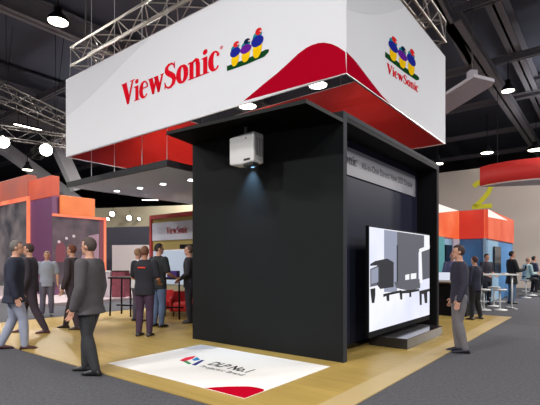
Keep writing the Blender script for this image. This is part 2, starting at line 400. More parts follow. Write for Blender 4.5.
# LED screen on its plinth
tv = bthing('led_display', 'large freestanding LED screen showing a monochrome room beside the black stand', 'display screen', 0, 0, .0125)
sr0, sr1, sz0, sz1 = .997, 3.86, .29, 1.94
sx = -.08
MB().box((sx-.06, sr0-.02, sz0-.10), (sx-.004, sr1+.02, sz1+.02)).build('housing', BLACKM, tv, bevel=.005)
MB().box((sx-.004, sr0, sz0), (sx, sr1, sz1)).build('screen', glow('screen_white', (226, 230, 250), (246, 247, 255), .95, .8), tv, label='lit screen')
scr = tv.children[-1]
SW = [('screen_mid', (92, 94, 104)), ('screen_dark', (38, 40, 48)), ('screen_pale', (150, 156, 178)), ('screen_black', (18, 20, 26)), ('screen_bright', (250, 250, 255))]
for nm, c in SW: glow(nm, c, None, .9)
def sp(mn, px, lay):
    pts = [onX(a, b, sx) for a, b in px]
    pts = [(min(max(r, sr0+.003), sr1-.003), min(max(z, sz0+.003), sz1-.003)-.0) for r, z in pts]
    m = MB().prism([(sx+.0005+.0012*lay, r, z-.0125) for r, z in pts], (.0008, 0, 0)); return m.build('picture_area', MC[mn], scr)
sp('screen_pale', [(384, 228), (397, 230), (397, 292), (384, 292)], 1)
sp('screen_mid', [(397, 229.5), (418.5, 233), (418.5, 288), (397, 288)], 1)
sp('screen_mid', [(418.5, 233), (424, 234), (424, 250), (418.5, 252)], 1)
sp('screen_dark', [(396.5, 245), (397.8, 245), (397.8, 284), (396.5, 284)], 2)
sp('screen_dark', [(377, 261), (384, 260), (393.5, 262), (393.5, 287), (380, 289), (377, 285)], 2)
sp('screen_dark', [(370, 264), (375, 261), (387, 258.5), (393, 262), (380, 265), (370, 266)], 3)
sp('screen_mid', [(370, 269), (379, 265), (379, 285), (370, 287)], 2)
sp('screen_pale', [(371, 270), (378, 267), (378, 282), (371, 284)], 3)
sp('screen_mid', [(394, 282), (420, 279), (420, 288), (410, 291), (396, 288)], 2)
sp('screen_bright', [(405, 275), (409, 274), (409, 279.5), (405, 280)], 4)
sp('screen_bright', [(410.5, 273.7), (416, 273), (416, 278.5), (410.5, 279.3)], 4)
sp('screen_bright', [(419, 249), (429.5, 245), (429.5, 248.5), (420.5, 252)], 3)
sp('screen_bright', [(419, 249), (421.2, 251), (422.3, 283), (419.5, 283)], 3)
sp('screen_mid', [(421, 252), (429.5, 249), (429.5, 278), (422, 280)], 2)
for q in ([(370, 289), (375, 288), (375, 295), (374, 303), (371.5, 303), (370.5, 295)], [(383, 294), (401, 290), (401, 292.5), (389, 295), (389, 301), (386.5, 301), (386, 296), (383, 297)],
          [(399, 291), (419, 289), (419, 291), (411, 292.5), (411, 297), (409, 297), (409, 293), (402, 293.5), (402, 299.5), (400, 299.5)], [(419, 291), (429.5, 288.5), (429.5, 291), (427, 292), (427, 303), (424.5, 303), (423.5, 294), (421.5, 294), (421.5, 305), (419.5, 305)]):
    sp('screen_black', q, 4)
for r_ in (1.75, 2.85): MB().box((-.20, r_, .16), (-.142, r_+.25, .9)).build('support', BLACKM, tv)
MB().box((-.30, 1.43, 0), (.36, 3.25, .165)).build('plinth', mat('plinth_dark', (42, 40, 42), .1, var=.05), tv, bevel=.006)

# projector under the canopy
pj = bthing('projector', 'white boxy projector hanging on a pole under the black canopy', 'projector', -1.315, -.50, 2.80)
MB().prism([(-.235, -.13, .03), (.0, -.13, .01), (.235, -.13, .03), (.235, -.13, .46), (-.235, -.13, .43)], (0, .23, 0)).build('body', LGREY, pj, bevel=.02)
MB().box((.02, -.115, -.02), (.2, .03, .03)).build('lens_hood', mat('hood_dark', (40, 40, 42), .4), pj, bevel=.01)
MB().ell((.11, -.0, -.016), (.035, .025, .012)).build('lens', mat('lens_glass', (160, 200, 230), .1, emit=(150, 205, 250), es=1.5), pj, True)
MB().box((.05, -.134, .055), (.17, -.129, .085)).build('vent', MC['hood_dark'], pj)
MB().ell((.09, -.132, .38), (.012, .004, .012)).build('status_light', MC['hood_dark'], pj)
for k in range(5): MB().box((.235, -.08+.035*k, .12), (.238, -.068+.035*k, .38)).build('vent_slot', MC['hood_dark'], pj)
MB().tube([(0, -.03, .43), (0, -.03, .575)], .024).build('pole', mat('pole_grey', (120, 120, 122), .5), pj, True)
MB().box((-.06, -.09, .435), (.06, .03, .455)).build('mount_plate', MC['pole_grey'], pj)
pl = BW(-1.62, -.13, 3.02); pt = BW(-1.69, .0, 2.0)
lamp('projector_beam', 'SPOT', pl, pt, 95, (.40, .70, 1), .012, 68, 1.0)

# ---------------------------------------------------------------- hanging four-sided sign
Z1, Z2 = 3.92, 5.77
RX, RR0, LA, LB = .123, -.137, 7.52, 4.40
hs = bthing('hanging_sign', 'large white square fabric sign with red lining hung above the black stand', 'hanging sign', RX, RR0, 0)
def wallp(name, a, b, z0, z1, m, t, nrm, label=None):
    return MB().prism([(a[0], a[1], z0), (b[0], b[1], z0), (b[0], b[1], z1), (a[0], a[1], z1)], (nrm[0]*t, nrm[1]*t, 0)).build(name, m, hs, label=label)
wallp('fabric_panel', (0, 0), (-LA, 0), Z1, Z2, WHITE, .02, (0, 1))
wallp('fabric_panel', (0, 0.02), (0, LB), Z1, Z2, WHITE, .02, (-1, 0))
wallp('fabric_panel', (-LA, .02), (-LA, LB), Z1, Z2, WHITE, .02, (1, 0))
wallp('fabric_panel', (-LA+.02, LB), (-.02, LB), Z1, Z2, WHITE, .02, (0, -1))
wallp('lining', (-.02, .021), (-LA+.02, .021), Z1+.004, Z2-.004, REDF, .01, (0, 1), 'red fabric lining')
wallp('lining', (-.021, .03), (-.021, LB-.03), Z1+.004, Z2-.004, REDF, .01, (-1, 0), 'red fabric lining')
wallp('lining', (-LA+.021, .03), (-LA+.021, LB-.03), Z1+.004, Z2-.004, REDF, .01, (1, 0), 'red fabric lining')
wallp('lining', (-LA+.02, LB-.021), (-.02, LB-.021), Z1+.004, Z2-.004, REDF, .01, (0, -1), 'red fabric lining')
for z in (Z1-.012, Z2-.012):
    b = MB()
    for a_, b_ in (((-LA, 0), (0, .03)), ((-LA, LB-.03), (0, LB)), ((-LA, .03), (-LA+.03, LB-.03)), ((-.03, .03), (0, LB-.03))):
        b.box((a_[0], a_[1], z), (b_[0], b_[1], z+.018))
    b.build('frame_rail', mat('rail_alu', (190, 186, 186), .35, .5), hs)
def FR(px, py):                       # a point of the front face in sign coordinates
    X, z = onR(px, py, RR0); return (min(max(X-RX, -LA), 0), min(max(z, Z1), Z2))
def SD(px, py):
    R, z = onX(px, py, RX); return (min(max(R-RR0, 0), LB), min(max(z, Z1), Z2))
def front_poly(name, px, m, lay=1, label=None, extra=()):
    pts = [FR(*p) for p in px]+list(extra)
    return MB().prism([(x, -.001*lay, z) for x, z in pts], (0, -.0015, 0)).build(name, m, hs, label=label)
def side_poly(name, px, m, lay=1, label=None, pre=(), extra=()):
    pts = list(pre)+[SD(*p) for p in px]+list(extra)
    return MB().prism([(.001*lay, r, z) for r, z in pts], (.0015, 0, 0)).build(name, m, hs, label=label)
front_poly('swoosh', [(243.5, 101), (250, 95.5), (262, 85.5), (278, 72.5), (289, 62.5), (298.5, 53.5), (306, 48), (312, 45), (318, 43.2), (324, 42.6), (331, 43.8), (338, 46.8), (345.4, 52)], CRIM, extra=[(0, Z1)], label='crimson curved print')
zz = FR(345.5, 52)[1]
side_poly('swoosh', [(349, 54.5), (352.5, 58), (356, 62), (361, 68.5), (372, 83), (381, 94.5), (390.5, 105.5)], CRIM, pre=[(0, Z1), (0, zz)], label='crimson curved print')
front_poly('pale_curve', [(67, 79), (150, 38), (140, 47), (130, 56), (112, 75), (98, 89), (83, 103), (66, 117)], PALE, label='pale grey curved print')
side_poly('pale_curve', [(345.6, 8), (356, 12), (366, 14), (378, 14.5), (390, 12.5), (403, 8), (404, 5), (399, 0), (380, -22), (346, -63)], PALE, label='pale grey curved print')
x0, zb = FR(121.5, 105.6); x1, zb2 = FR(219.5, 69.8); zcap = FR(122, 83.8)[1]-zb
zb = (zb+zb2)/2
place_word(hs, lambda u, v: (x0+u*(x1-x0), -.004, zb+v*zcap), LRED)
u0, v0 = FR(227, 68.5); u1, v1 = FR(269, 52.5); ht = FR(258, 30)[1]-FR(258, 57)[1]
birds(hs, lambda u, v, l: (u0+u*(u1-u0), -.002-.001*l, v0+u*(v1-v0)+v*ht))
r0, q0 = SD(385, 54); r1, q1 = SD(419, 80.5); ht2 = SD(409.5, 47)[1]-SD(409.5, 73)[1]
birds(hs, lambda u, v, l: (.002+.001*l, r0+u*(r1-r0), q0+u*(q1-q0)+v*ht2*.95))
r0b, q0b = SD(386.5, 72); r1b, q1b = SD(418, 92.5); cap2 = SD(388, 63)[1]-SD(388, 72.5)[1]
place_word(hs, lambda u, v: (.004, r0b+u*(r1b-r0b), q0b+u*(q1b-q0b)+v*cap2), LRED)
for X in (-LA+.1, -LA*.66, -LA*.33, -.1):
    for R in (.05, LB-.05): MB().tube([(X, R, Z2), (X, R, 6.12)], .006, 6).build('hanging_wire', DALU, hs)

# lights inside the sign and a fixing truss above it
def truss(name, label, p, q, size, bay, m, group, rc=.025, rb=.012, root=None):
    p = Vector(p); q = Vector(q); L = (q-p).length
    d = q-p
    if root:
        t = bpy.data.objects.new('truss_section', None); C.objects.link(t); t.parent = root; t.location = p-root.location
    else: t = thing(name, label, 'truss', p, 0, group)
    t.rotation_euler = (0, -math.asin(d.z/L), math.atan2(d.y, d.x))
    h = size/2
    for yy, z in ((-h, -h), (h, -h), (-h, h), (h, h)): MB().tube([(0, yy, z), (L, yy, z)], rc, 8).build('chord', m, t, True)
    n = max(2, round(L/bay)); n = min(n, 20); s = L/n
    for k in range(n):
        a, b = k*s, (k+1)*s
        e = (a, b) if k % 2 == 0 else (b, a)
        for (y0, z0, y1, z1_) in ((-h, -h, -h, h), (h, -h, h, h), (-h, h, h, h), (-h, -h, h, -h)):
            MB().tube([(e[0], y0, z0), (e[1], y1, z1_)], rb, 6).build('brace', m, t, True)
    if not root and L < 6:
        for x in (L*.2, L*.8): MB().tube([(x, 0, h), (x, 0, 11-(p.z+d.z*x/L))], .01, 6).build('hoist_wire', BLACKM, t)
    for x in (0, L):
        MB().tube([(x, -h, -h), (x, h, -h), (x, h, h), (x, -h, h), (x, -h, -h)], rb, 6).build('end_frame', m, t)
    return t
TZ = 6.36; TS = .44
RG = 'square rigging truss above the white sign'
c = [BW(RX-.35-TS/2, RR0+.32, TZ), BW(RX-LA+.25+TS/2, RR0+.32, TZ), BW(RX-LA+.25, RR0+LB-.30, TZ), BW(RX-.35, RR0+LB-.30, TZ), BW(RX-.35, RR0+.32+TS/2, TZ), BW(RX-LA+.25, RR0+.32+TS/2, TZ)]
dX = BW(1, 0, 0)-BW(0, 0, 0); dR = BW(0, 1, 0)-BW(0, 0, 0)
SQ = thing('rigging_truss', 'silver square box truss rig right above the white sign', 'truss', BW(RX-LA/2, RR0+LB/2, TZ), 0)
truss('', '', c[0]+dX*.44, c[1]-dX*.44, TS, .5, ALU, None, root=SQ)
truss('', '', c[4]+dR*.02+dX*.1, c[3]+dR*.42+dX*.1, TS, .5, ALU, None, root=SQ)
truss('', '', c[5]+dR*.02, c[2]+dR*.22, TS, .5, ALU, None, root=SQ)
truss('', '', c[3]-dX*.24, c[2]+dX*.24, TS, .6, ALU, None, root=SQ)
WH = 'hoist wires holding the rigging truss'
for i, (X, R, t_) in enumerate(((-7.1, .2, 'above the far left corner'), (-3.7, .2, 'above the middle of the front truss'), (-.35, .2, 'above the near right corner'), (-.25, 4.0, 'above the back right corner'), (-7.1, 4.0, 'above the back left corner'))):
    b = MB().tube([(0, 0, TZ+.25), (0, 0, 9.7)], .012, 6).build('hoist_wire', DALU); tag(b, 'thin steel hoist wire %s of the sign rigging' % t_, 'wire', WH, BW(X, R, 0))
def spotlight(label, loc, aim, power, col, ang=70, r=.10, face=None, grp='spotlights', emitp=True):
    loc = Vector(loc); t = thing('spotlight', label, 'spotlight', loc, 0, grp)
    t.rotation_mode = 'QUATERNION'; t.rotation_quaternion = (Vector(aim)-loc).to_track_quat('-Z', 'Y')
    MB().lathe((0, 0, 0), [(.0, .32), (r*.55, .32), (r*.7, .2), (r, .05), (r*1.05, 0), (r*.9, .0), (r*.85, .02), (0, .02)]).build('housing', BLACKM, t, True)
    MB().lathe((0, 0, 0), [(0, .012), (r*.88, .012), (r*.86, .002), (0, -.004)]).build('lens', face or LAMPS, t)
    MB().tube([(-r*1.15, 0, .15), (-r*1.15, 0, .4), (r*1.15, 0, .4), (r*1.15, 0, .15)], .012, 6).build('yoke', BLACKM, t)
    up = t.rotation_quaternion.inverted() @ Vector((0, 0, 1)); b0 = Vector((0, 0, .25)); MB().tube([b0, b0+up*.5], .015, 6).build('bracket', BLACKM, t)
    if emitp:
        l = lamp('lamp_light', 'SPOT', (0, 0, -.02), (0, 0, -1), power, col, .05, ang, .9); l.parent = t
    return t
AM = mat('amber_lens', (255, 120, 60), .4, emit=(255, 130, 60), es=5)
GI = 'small amber spotlights inside the hanging sign'
spotlight('amber spotlight clamped to the left truss shining on the red lining', BW(-5.2, 2.6, 5.95), BW(-7.38, 2.9, 4.3), 260, (1, .34, .16), 95, face=AM, grp=GI)
spotlight('amber spotlight clamped above the rear red lining near the black stand', BW(-1.5, 2.7, 6.0), BW(-1.7, 4.24, 4.35), 60, (1, .36, .2), 110, face=AM, grp=GI)
spotlight('amber spotlight clamped above the far corner of the red lining', BW(-4.6, 2.8, 6.0), BW(-5.4, 4.24, 4.3), 200, (1, .34, .2), 110, face=AM, grp=GI)

# ---------------------------------------------------------------- hall lamps seen in the roof
HB = 'round high bay lamps in the dark roof'
def highbay(label, px, py, z, r, m=LAMPW):
    p = onz(px, py, z); t = thing('ceiling_lamp', label, 'ceiling lamp', p, 0, HB)
    MB().lathe((0, 0, 0), [(0, .45), (r*.35, .45), (r*.4, .3), (r*.9, .12), (r, 0), (r*.96, 0), (r*.9, .06), (0, .06)]).build('shade', BLACKM, t, True)
    MB().lathe((0, 0, 0), [(0, .03), (r*.92, .03), (r*.92, .0), (0, -.01)]).build('lamp_face', m, t)
    MB().tube([(0, 0, .45), (0, 0, 9.7-z if z < 9.4 else .9)], .02, 6).build('stem', BLACKM, t)
highbay('bright round lamp in the dark roof above the left truss', 58, 22, 9.0, .32)
highbay('bright lamp in the dark roof right of the white sign', 508, 91, 8.5, .26)
highbay('small yellowish lamp above the curved red banner', 487, 153, 7.5, .34)
highbay('small white lamp at the right edge above the curved red banner', 536, 150, 7.6, .42)
highbay('lamp just above the top right corner of the black stand', 437.5, 164, 6.6, .30)
highbay('lamp seen above the orange booth on the left', 27.5, 170, 6.5, .28)
highbay('lamp glaring between canopy and sign near the projector', 247.5, 106.5, 8.6, .42, LAMPS)
highbay('lamp glaring between sign and canopy near the red swoosh', 318, 85.5, 8.8, .40, LAMPS)
ST = 'strip lights in the roof'
for px, py, z, a_, L, t_ in ((28, 127, 8.2, .906, 1.35, 'near the left hall truss'), (150, 200, 7.5, 0, 1.6, 'behind the grey soffit'), (97, 209, 7.0, 0, 1.3, 'beside the low orange fascia')):
    p = onz(px, py, z); o = thing('strip_light', 'white tube strip light in the dark roof %s' % t_, 'strip light', p, a_)
    for q_ in (-L/3, L/3): MB().tube([(q_, 0, .07), (q_, 0, 11-z)], .015, 6).build('hanger', BLACKM, o)
    MB().box((-L/2, -.09, 0), (L/2, .09, .08)).build('housing', BLACKM, o); MB().box((-L/2+.03, -.06, -.03), (L/2-.03, .06, 0)).build('tube', LAMPW, o, bevel=.01)

# left hall trusses with flood lamps
truss('rigging_truss', 'dark box truss crossing the upper left of the hall', onz(-14, 86, 7.4), onz(69, 124, 7.4), .5, .55, DALU, None, .03, .015)
truss('rigging_truss', 'lower dark box truss carrying the two bright flood lamps', onz(-16, 130, 6.7), onz(70, 142, 6.4), .45, .6, DALU, None, .028, .014)
truss('rigging_truss', 'short dark box truss slanting down behind the flood lamps', onz(36, 155, 7.6), onz(64, 130, 8.4), .5, .6, DALU, None, .028, .014)
FLG = 'bright flood lamps on the left truss'
for px, py, d, t_ in ((3, 142, 17.6, 'at the left edge of the hall'), (46, 150, 17.8, 'nearer the white sign')):
    p = atd(px, d, zat(py, d)); spotlight('bright round flood lamp on the left truss %s' % t_, p, (-2, 2, 1.5), 500, (1, .97, .92), 90, .27, grp=FLG)
# white inclined roof members and the grey soffit behind
def strut(label, px0, py0, d0, px1, py1, d1, wd, nm='roof_strut'):
    p = atd(px0, d0, zat(py0, d0)); q = atd(px1, d1, zat(py1, d1)); L = (q-p).length; o = MB().box((0, -wd/2, -wd/2), (L, wd/2, wd/2)).build(nm, WSTEEL, bevel=.03)
    d = q-p; o.location = p; o.rotation_euler = (0, -math.asin(d.z/L), math.atan2(d.y, d.x)); tag(o, label, 'roof strut', 'white roof struts on the left')
strut('long white inclined steel strut at the left behind the flood lamps', -10, 138, 30, 92, 212, 38, .75)
strut('short steep white steel strut between flood lamp and red lining', 55, 140, 30, 78, 190, 31, .8)
so = bthing('grey_soffit', 'flat grey suspended canopy with downlights left of the black stand', 'suspended canopy', 0, 0, 0)
SZ = 3.3
k = onz(167, 166, SZ); KX, KR = LOC(k.x, k.y); k2 = onz(71, 188, SZ); KW = KX-LOC(k2.x, k2.y)[0]
MB().box((KX-KW, KR, SZ), (KX, KR+.05, SZ+.13)).build('fascia', mat('fascia_dark', (44, 44, 48), .7), so)
MB().box((KX-.05, KR+.05, SZ), (KX, KR+5.5, SZ+.13)).build('fascia', MC['fascia_dark'], so)
MB().box((KX-KW, KR+.05, SZ+.01), (KX-.05, KR+5.5, SZ+.1)).build('slab', mat('soffit_grey', (186, 198, 226), .8), so)
so.location = BW(0, 0, 0)
for px, py in ((117, 191), (140, 188), (163, 184), (191, 180)):
    p = onz(px, py, SZ); t = thing('downlight', 'round white downlight in the grey soffit, %s' % {117: 'leftmost of the four', 140: 'second from the left', 163: 'third from the left', 191: 'nearest the black stand'}[px], 'downlight', p, 0, 'downlights in the grey soffit')
    MB().lathe((0, 0, 0), [(.07, .008), (.085, .0), (.08, -.012), (.068, -.004)]).build('rim', LGREY, t, True); MB().lathe((0, 0, 0), [(0, .008), (.07, .008), (.07, -.01), (0, -.018)]).build('lamp_face', LAMPS, t)
for i, px in enumerate((91.5, 114.5, 142, 167)):
    d_ = onz(px, 170, SZ); a0 = onR(px, 170, KR+.03)[0]
    o = MB().tube([(0, 0, SZ+.12), (0, 0, 9.7)], .006, 6).build('hanging_wire', LGREY); tag(o, 'thin pale wire holding the grey soffit, %s' % ('leftmost', 'second from left', 'third from left', 'at its near corner')[i], 'wire', 'wires of the grey soffit', BW(a0, KR+.03, 0))

# ---------------------------------------------------------------- left orange booth
ob = thing('orange_booth', 'tall booth with glowing orange fascia and purple pillar at the left', 'exhibition booth', (-8.54, 17, 0), -YAW)
OR1 = glow('orange_glow', (206, 84, 62), (234, 96, 58), .85, .7); OR2 = glow('bright_orange_glow', (240, 118, 58), (250, 140, 74), .95, .8)
FRM = glow('frame_glow', (250, 106, 72), (255, 140, 100), 1.0, 1); PURP = mat('purple_panel', (104, 62, 96), .6)
# local: x along stand X (right), y along R; corner at origin
MB().box((-1.93, 0, 0), (0, .3, 3.95)).build('pillar', PURP, ob, label='purple pillar')
MB().box((-2.0, -.03, 3.87), (0.0, .3, 4.70)).build('fascia', OR1, ob, bevel=.02, label='glowing orange fascia')
MB().box((-9, -.08, 4.05), (-1.97, .3, 4.97)).build('fascia', glow('muted_orange_glow', (176, 92, 78), (206, 96, 70), .8, .7), ob, bevel=.02, label='glowing orange fascia')
MB().box((-.08, .3, 3.21), (.1, 1.75, 3.96)).build('fascia', OR2, ob, bevel=.02, label='bright orange fascia')
fr = MB().box((-9, -.10, 3.90), (-1.90, .0, 4.05)).box((-2.04, -.10, .1), (-1.90, .0, 3.95)).build('screen_frame', FRM, ob, label='glowing orange frame')
SC1 = glow('blurry_screen', (60, 58, 66), (128, 116, 118), .7, 1.1); SC2 = glow('blurry_screen_dark', (70, 56, 66), (112, 88, 96), .75, 1.4)
MB().box((-9, .0, .3), (-2.04, .04, 3.90)).build('screen', SC1, ob, label='large blurred picture screen')
MB().box((0.0, .0, 3.10), (.10, 2.27, 3.20)).box((0, 2.17, .1), (.10, 2.27, 3.15)).build('screen_frame', FRM, ob, label='glowing orange frame')
s2 = MB().box((.0, .0, .4), (.05, 2.17, 3.10)).build('screen', SC2, ob, label='picture screen')
MB().box((.051, 1.98, .4), (.055, 2.17, 3.10)).build('picture_area', glow('maroon_glow', (130, 56, 70), None, .8), s2)
MB().prism([(.052, 1.1, 1.2), (.052, 1.95, 1.3), (.052, 1.95, 2.5), (.052, 1.5, 2.4), (.052, 1.3, 2.0)], (.003, 0, 0)).build('picture_area', glow('pink_glow', (170, 130, 146), (190, 150, 160), .8), s2)
MB().prism([(.052, .1, 1.3), (.052, .5, 1.3), (.052, .52, 1.9), (.052, .3, 2.2), (.052, .12, 1.9)], (.003, 0, 0)).build('picture_area', MC['maroon_glow'], s2)
for a_, b_ in ((.55, 2.25), (.25, 2.1), (.85, 2.35)): MB().ell((.055, a_, b_), (.004, .06, .06)).build('picture_spot', glow('pale_glow', (210, 190, 196), None, .9), s2)
o = MB().box((-9, -1.9, 0), (3.4, 6.5, .10)).build('raised_floor', mat('pinkish_plinth', (176, 160, 164), .6)); tag(o, 'pale pinkish raised floor under the orange booth', 'floor', None, (-8.54, 17, 0), -YAW); ob.location.z = .10
ct = thing('reception_counter', 'small white counter in front of the orange booth', 'counter', atd(106, 16.6, .10), -.2)
MB().box((-.32, -.25, 0), (.32, .25, .92)).build('body', mat('counter_white', (196, 186, 192), .6), ct, bevel=.01); MB().box((-.36, -.29, .92), (.36, .29, .96)).build('worktop', LGREY, ct, bevel=.005)
ct = thing('display_counter', 'maroon patterned display counter right of the small white counter', 'counter', atd(121, 16.2, .10), -.2)
MB().box((-.26, -.2, 0), (.26, .2, .95)).build('body', mat('maroon_pattern', (132, 62, 76), .6, var=.6, scale=9), ct, bevel=.01); MB().box((-.28, -.22, .95), (.28, .22, .98)).build('worktop', BLACKM, ct)

# far left/back partitions
def wallb(name, label, X, R, w_, h, t, m, z=0., cat='partition', group=None, rz=-YAW, loc=None):
    o = MB().box((0, 0, 0), (w_, t, h)).build(name, m, bevel=.01); return tag(o, label, cat, group, loc if loc is not None else BW(X, R, z), rz)
BEIGE = mat('beige_wall', (178, 168, 142), .8, var=.05, scale=.5)
p = atd(92, 34); wallb('partition', 'pale beige partition far behind the left booth under a row of lamps', 0, 0, 16, 5.6, .2, BEIGE, loc=p, rz=-.25)
p = atd(100, 27); wallb('partition', 'dark blue-grey low partition behind the left aisle', 0, 0, 8, 3.55, .2, mat('slate_wall', (62, 62, 74), .8), loc=p, rz=-.25)
p = atd(112, 25.8); wallb('partition', 'whitish screen partition behind the group of people at left', 0, 0, 5, 2.4, .15, mat('offwhite_wall', (196, 190, 190), .8), loc=p, rz=-.25)
for i, (px, py) in enumerate(((112, 214), (129, 218), (139, 219), (108, 219))):
    p = atd(px, 32.8, zat(py, 32.8)); spotlight('small warm spotlight on the far beige partition, %s' % ('highest', 'brightest middle', 'right hand', 'leftmost')[i], p, p+Vector((0, -1, -.5)), 60, (1, .9, .7), 90, .22 if i < 2 else .12, grp='spotlights on the far beige partition')

# rear portal with the small brand sign
pw = bthing('display_portal', 'red framed back wall with small brand sign behind the standing men', 'back wall', -8.0, 2.7, .012)
PR = mat('portal_red', (176, 60, 58), .6); PG = mat('portal_olive', (176, 158, 96), .7, var=.15, scale=1)
MB().box((0, 0, 0), (.09, .2, 2.78)).build('post', PR, pw, label='red post'); MB().box((.09, 0, 2.66), (3.85, .2, 2.78)).build('top_rail', PR, pw, label='red rail')
MB().box((.09, .06, 1.75), (3.85, .16, 2.66)).build('header', PG, pw, label='olive header board')
MB().box((.12, .02, 2.02), (3.85, .06, 2.54)).build('sign_board', mat('sign_pale', (200, 202, 218), .6), pw, label='pale sign board')
place_word(pw, lambda u, v: (.78+u*.92, .015, 2.19+v*.2), mat('small_logo_red', (170, 50, 60), .6))
MB().box((.13, .04, .75), (1.72, .10, 1.72)).build('screen', glow('white_screen', (168, 180, 198), (190, 200, 214), .85, .7), pw, bevel=.01, label='pale blue lit screen')
MB().box((1.35, .03, 1.76), (3.85, .07, 1.88)).build('shelf', BLACKM, pw)
MB().box((1.75, .08, 0), (3.85, .16, 1.75)).build('back_panel', mat('portal_back', (110, 96, 96), .7), pw)
MB().box((.09, .08, 0), (1.75, .16, .75)).build('back_panel', mat('portal_low', (150, 146, 120), .7), pw)

# ---------------------------------------------------------------- furniture
def bar_table(label, loc, rz, top=(.35, .28), h=1.0, col=BLACKM, topm=None):
    t = thing('bar_table', label, 'table', loc, rz)
    MB().box((-top[0], -top[1], h-.04), (top[0], top[1], h)).build('tabletop', topm or col, t, bevel=.008)
    for sx_ in (-1, 1):
        for sy_ in (-1, 1): MB().tube([(sx_*(top[0]-.06), sy_*(top[1]-.06), h-.04), (sx_*(top[0]-.04), sy_*(top[1]-.04), .0)], .022).build('leg', col, t, True)
    MB().box((-top[0]+.07, -.02, .24), (top[0]-.07, .02, .28)).build('crossbar', col, t)
    return t
bar_table('dark high table left of the standing men', atd(126, 11.3, .0125), -.3)
bar_table('dark high table carrying a purple box beside the lit screen', atd(172, 10.8, .0125), -.3, top=(.38, .28))
p = atd(173.5, 10.8, 1.0125); o = MB().box((-.13, -.1, 0), (.13, .1, .17)).build('storage_box', mat('purple_box', (74, 40, 130), .5), bevel=.01); tag(o, 'small purple box on the dark high table', 'box', None, p, -.2)
def tub(label, loc, rz):
    t = thing('tub_chair', label, 'chair', loc, rz, 'red tub chairs behind the standing men'); m = mat('red_leather', (196, 38, 40), .5)
    MB().box((-.26, -.25, .12), (.26, .25, .36)).build('seat', m, t, bevel=.05)
    MB().prism([(-.29, .2, .12), (.29, .2, .12), (.27, .26, .62), (-.27, .26, .62)], (0, .08, 0)).build('backrest', m, t, bevel=.03)
    for s in (-1, 1):
        MB().box((s*.27, -.24, .12), (s*.34, .24, .48)).build('armrest', m, t, bevel=.03)
        for s2_ in (-1, 1): MB().tube([(s*.22, s2_*.2, .13), (s*.24, s2_*.22, 0)], .015).build('leg', BLACKM, t)
tub('red tub chair below the purple box, nearer the high table', atd(164.5, 11.75, .0125), .3)
tub('red tub chair beside the man in the dark suit', atd(183, 11.25, .0125), .2)

# ---------------------------------------------------------------- right side of the hall
# zigzag booth with orange light boxes over blue walls
zb_ = bthing('blue_booth', 'booth with glowing orange light box fascia over blue walls at the right', 'exhibition booth', 0, 0, 0)
k = atd(488, 14.5); CX, CR = LOC(k.x, k.y)
FA = 2.2; FB = 3.17
WTOP = mat('lightbox_top', (235, 225, 215), .5)
def fas(a, b, m, lab, nm='fascia', z0=FA, z1=FB, t=.12, par=zb_):
    a = Vector(a+(0,)); b = Vector(b+(0,)); d = (b-a).normalized(); nrm = Vector((-d.y, d.x, 0))*t
    return MB().prism([(a.x, a.y, z0), (b.x, b.y, z0), (b.x, b.y, z1), (a.x, a.y, z1)], nrm).build(nm, m, par, label=lab)
c_ = (CX, CR); e_ = (CX-.914, CR); f_ = (CX-.914, CR-4.2); g_ = (CX, CR+4.95)
OB = glow('amber_glow', (236, 92, 44), (246, 122, 72), .95, 1.0); RB_ = glow('red_glow', (200, 42, 30), (220, 56, 34), .85, .9); OS = glow('soft_orange_glow', (224, 88, 54), (240, 112, 76), .95, 1.0)
fas(f_, e_, OB, 'glowing orange light box'); fas(e_, c_, RB_, 'glowing red light box'); fas(c_, g_, OS, 'glowing soft orange light box')
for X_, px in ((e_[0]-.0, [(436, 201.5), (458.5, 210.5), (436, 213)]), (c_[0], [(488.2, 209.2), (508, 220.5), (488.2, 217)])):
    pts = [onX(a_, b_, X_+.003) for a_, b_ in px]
    MB().prism([(X_+.002, r, min(z, FB)) for r, z in pts], (.004, 0, 0)).build('fascia_glare', glow('white_glow', (250, 240, 232), None, 1.0), zb_, label='painted white glare wedge')  # overexposed glare of the light boxes, put in as glowing white wedges
BLU = mat('blue_wall', (70, 126, 180), .4, var=.18, scale=1.2); LBLU = mat('pale_blue_wall', (150, 186, 214), .4, var=.1, scale=1.2)
fas((e_[0], e_[1]+.06), (c_[0]-.05, c_[1]+.06), BLU, 'blue wall', 'wall_panel', .02, FA); fas((f_[0]-.05, f_[1]), (e_[0]-.05, e_[1]), LBLU, 'pale blue wall', 'wall_panel', .02, FA, .1)
fas((c_[0]-.05, c_[1]), (c_[0]-.05, c_[1]+2.0), LBLU, 'pale blue wall', 'wall_panel', .02, FA, .1)
fas((c_[0]-.05, c_[1]+2.0), (c_[0]-.05, c_[1]+4.95), BLU, 'blue wall', 'wall_panel', .02, FA, .1)
ss = fas((c_[0]+.02, c_[1]+1.0), (c_[0]+.02, c_[1]+2.1), BLACKG, 'black screen on wall', 'wall_screen', 1.0, 1.95, .05)
fas((f_[0]+.02, f_[1]+2.6), (f_[0]+.02, f_[1]+3.3), BLACKG, 'black wall screen', 'wall_screen', .9, 1.95, .05)
fas((f_[0]+.02, f_[1]+3.5), (f_[0]+.02, f_[1]+4.1), mat('pink_white_panel', (214, 204, 216), .5), 'pinkish white panel', 'wall_panel', .6, 2.18, .05)
fas((f_[0]+.02, f_[1]+1.8), (f_[0]+.02, f_[1]+2.45), mat('teal_panel', (96, 166, 172), .5), 'teal panel', 'wall_panel', .6, 2.18, .05)
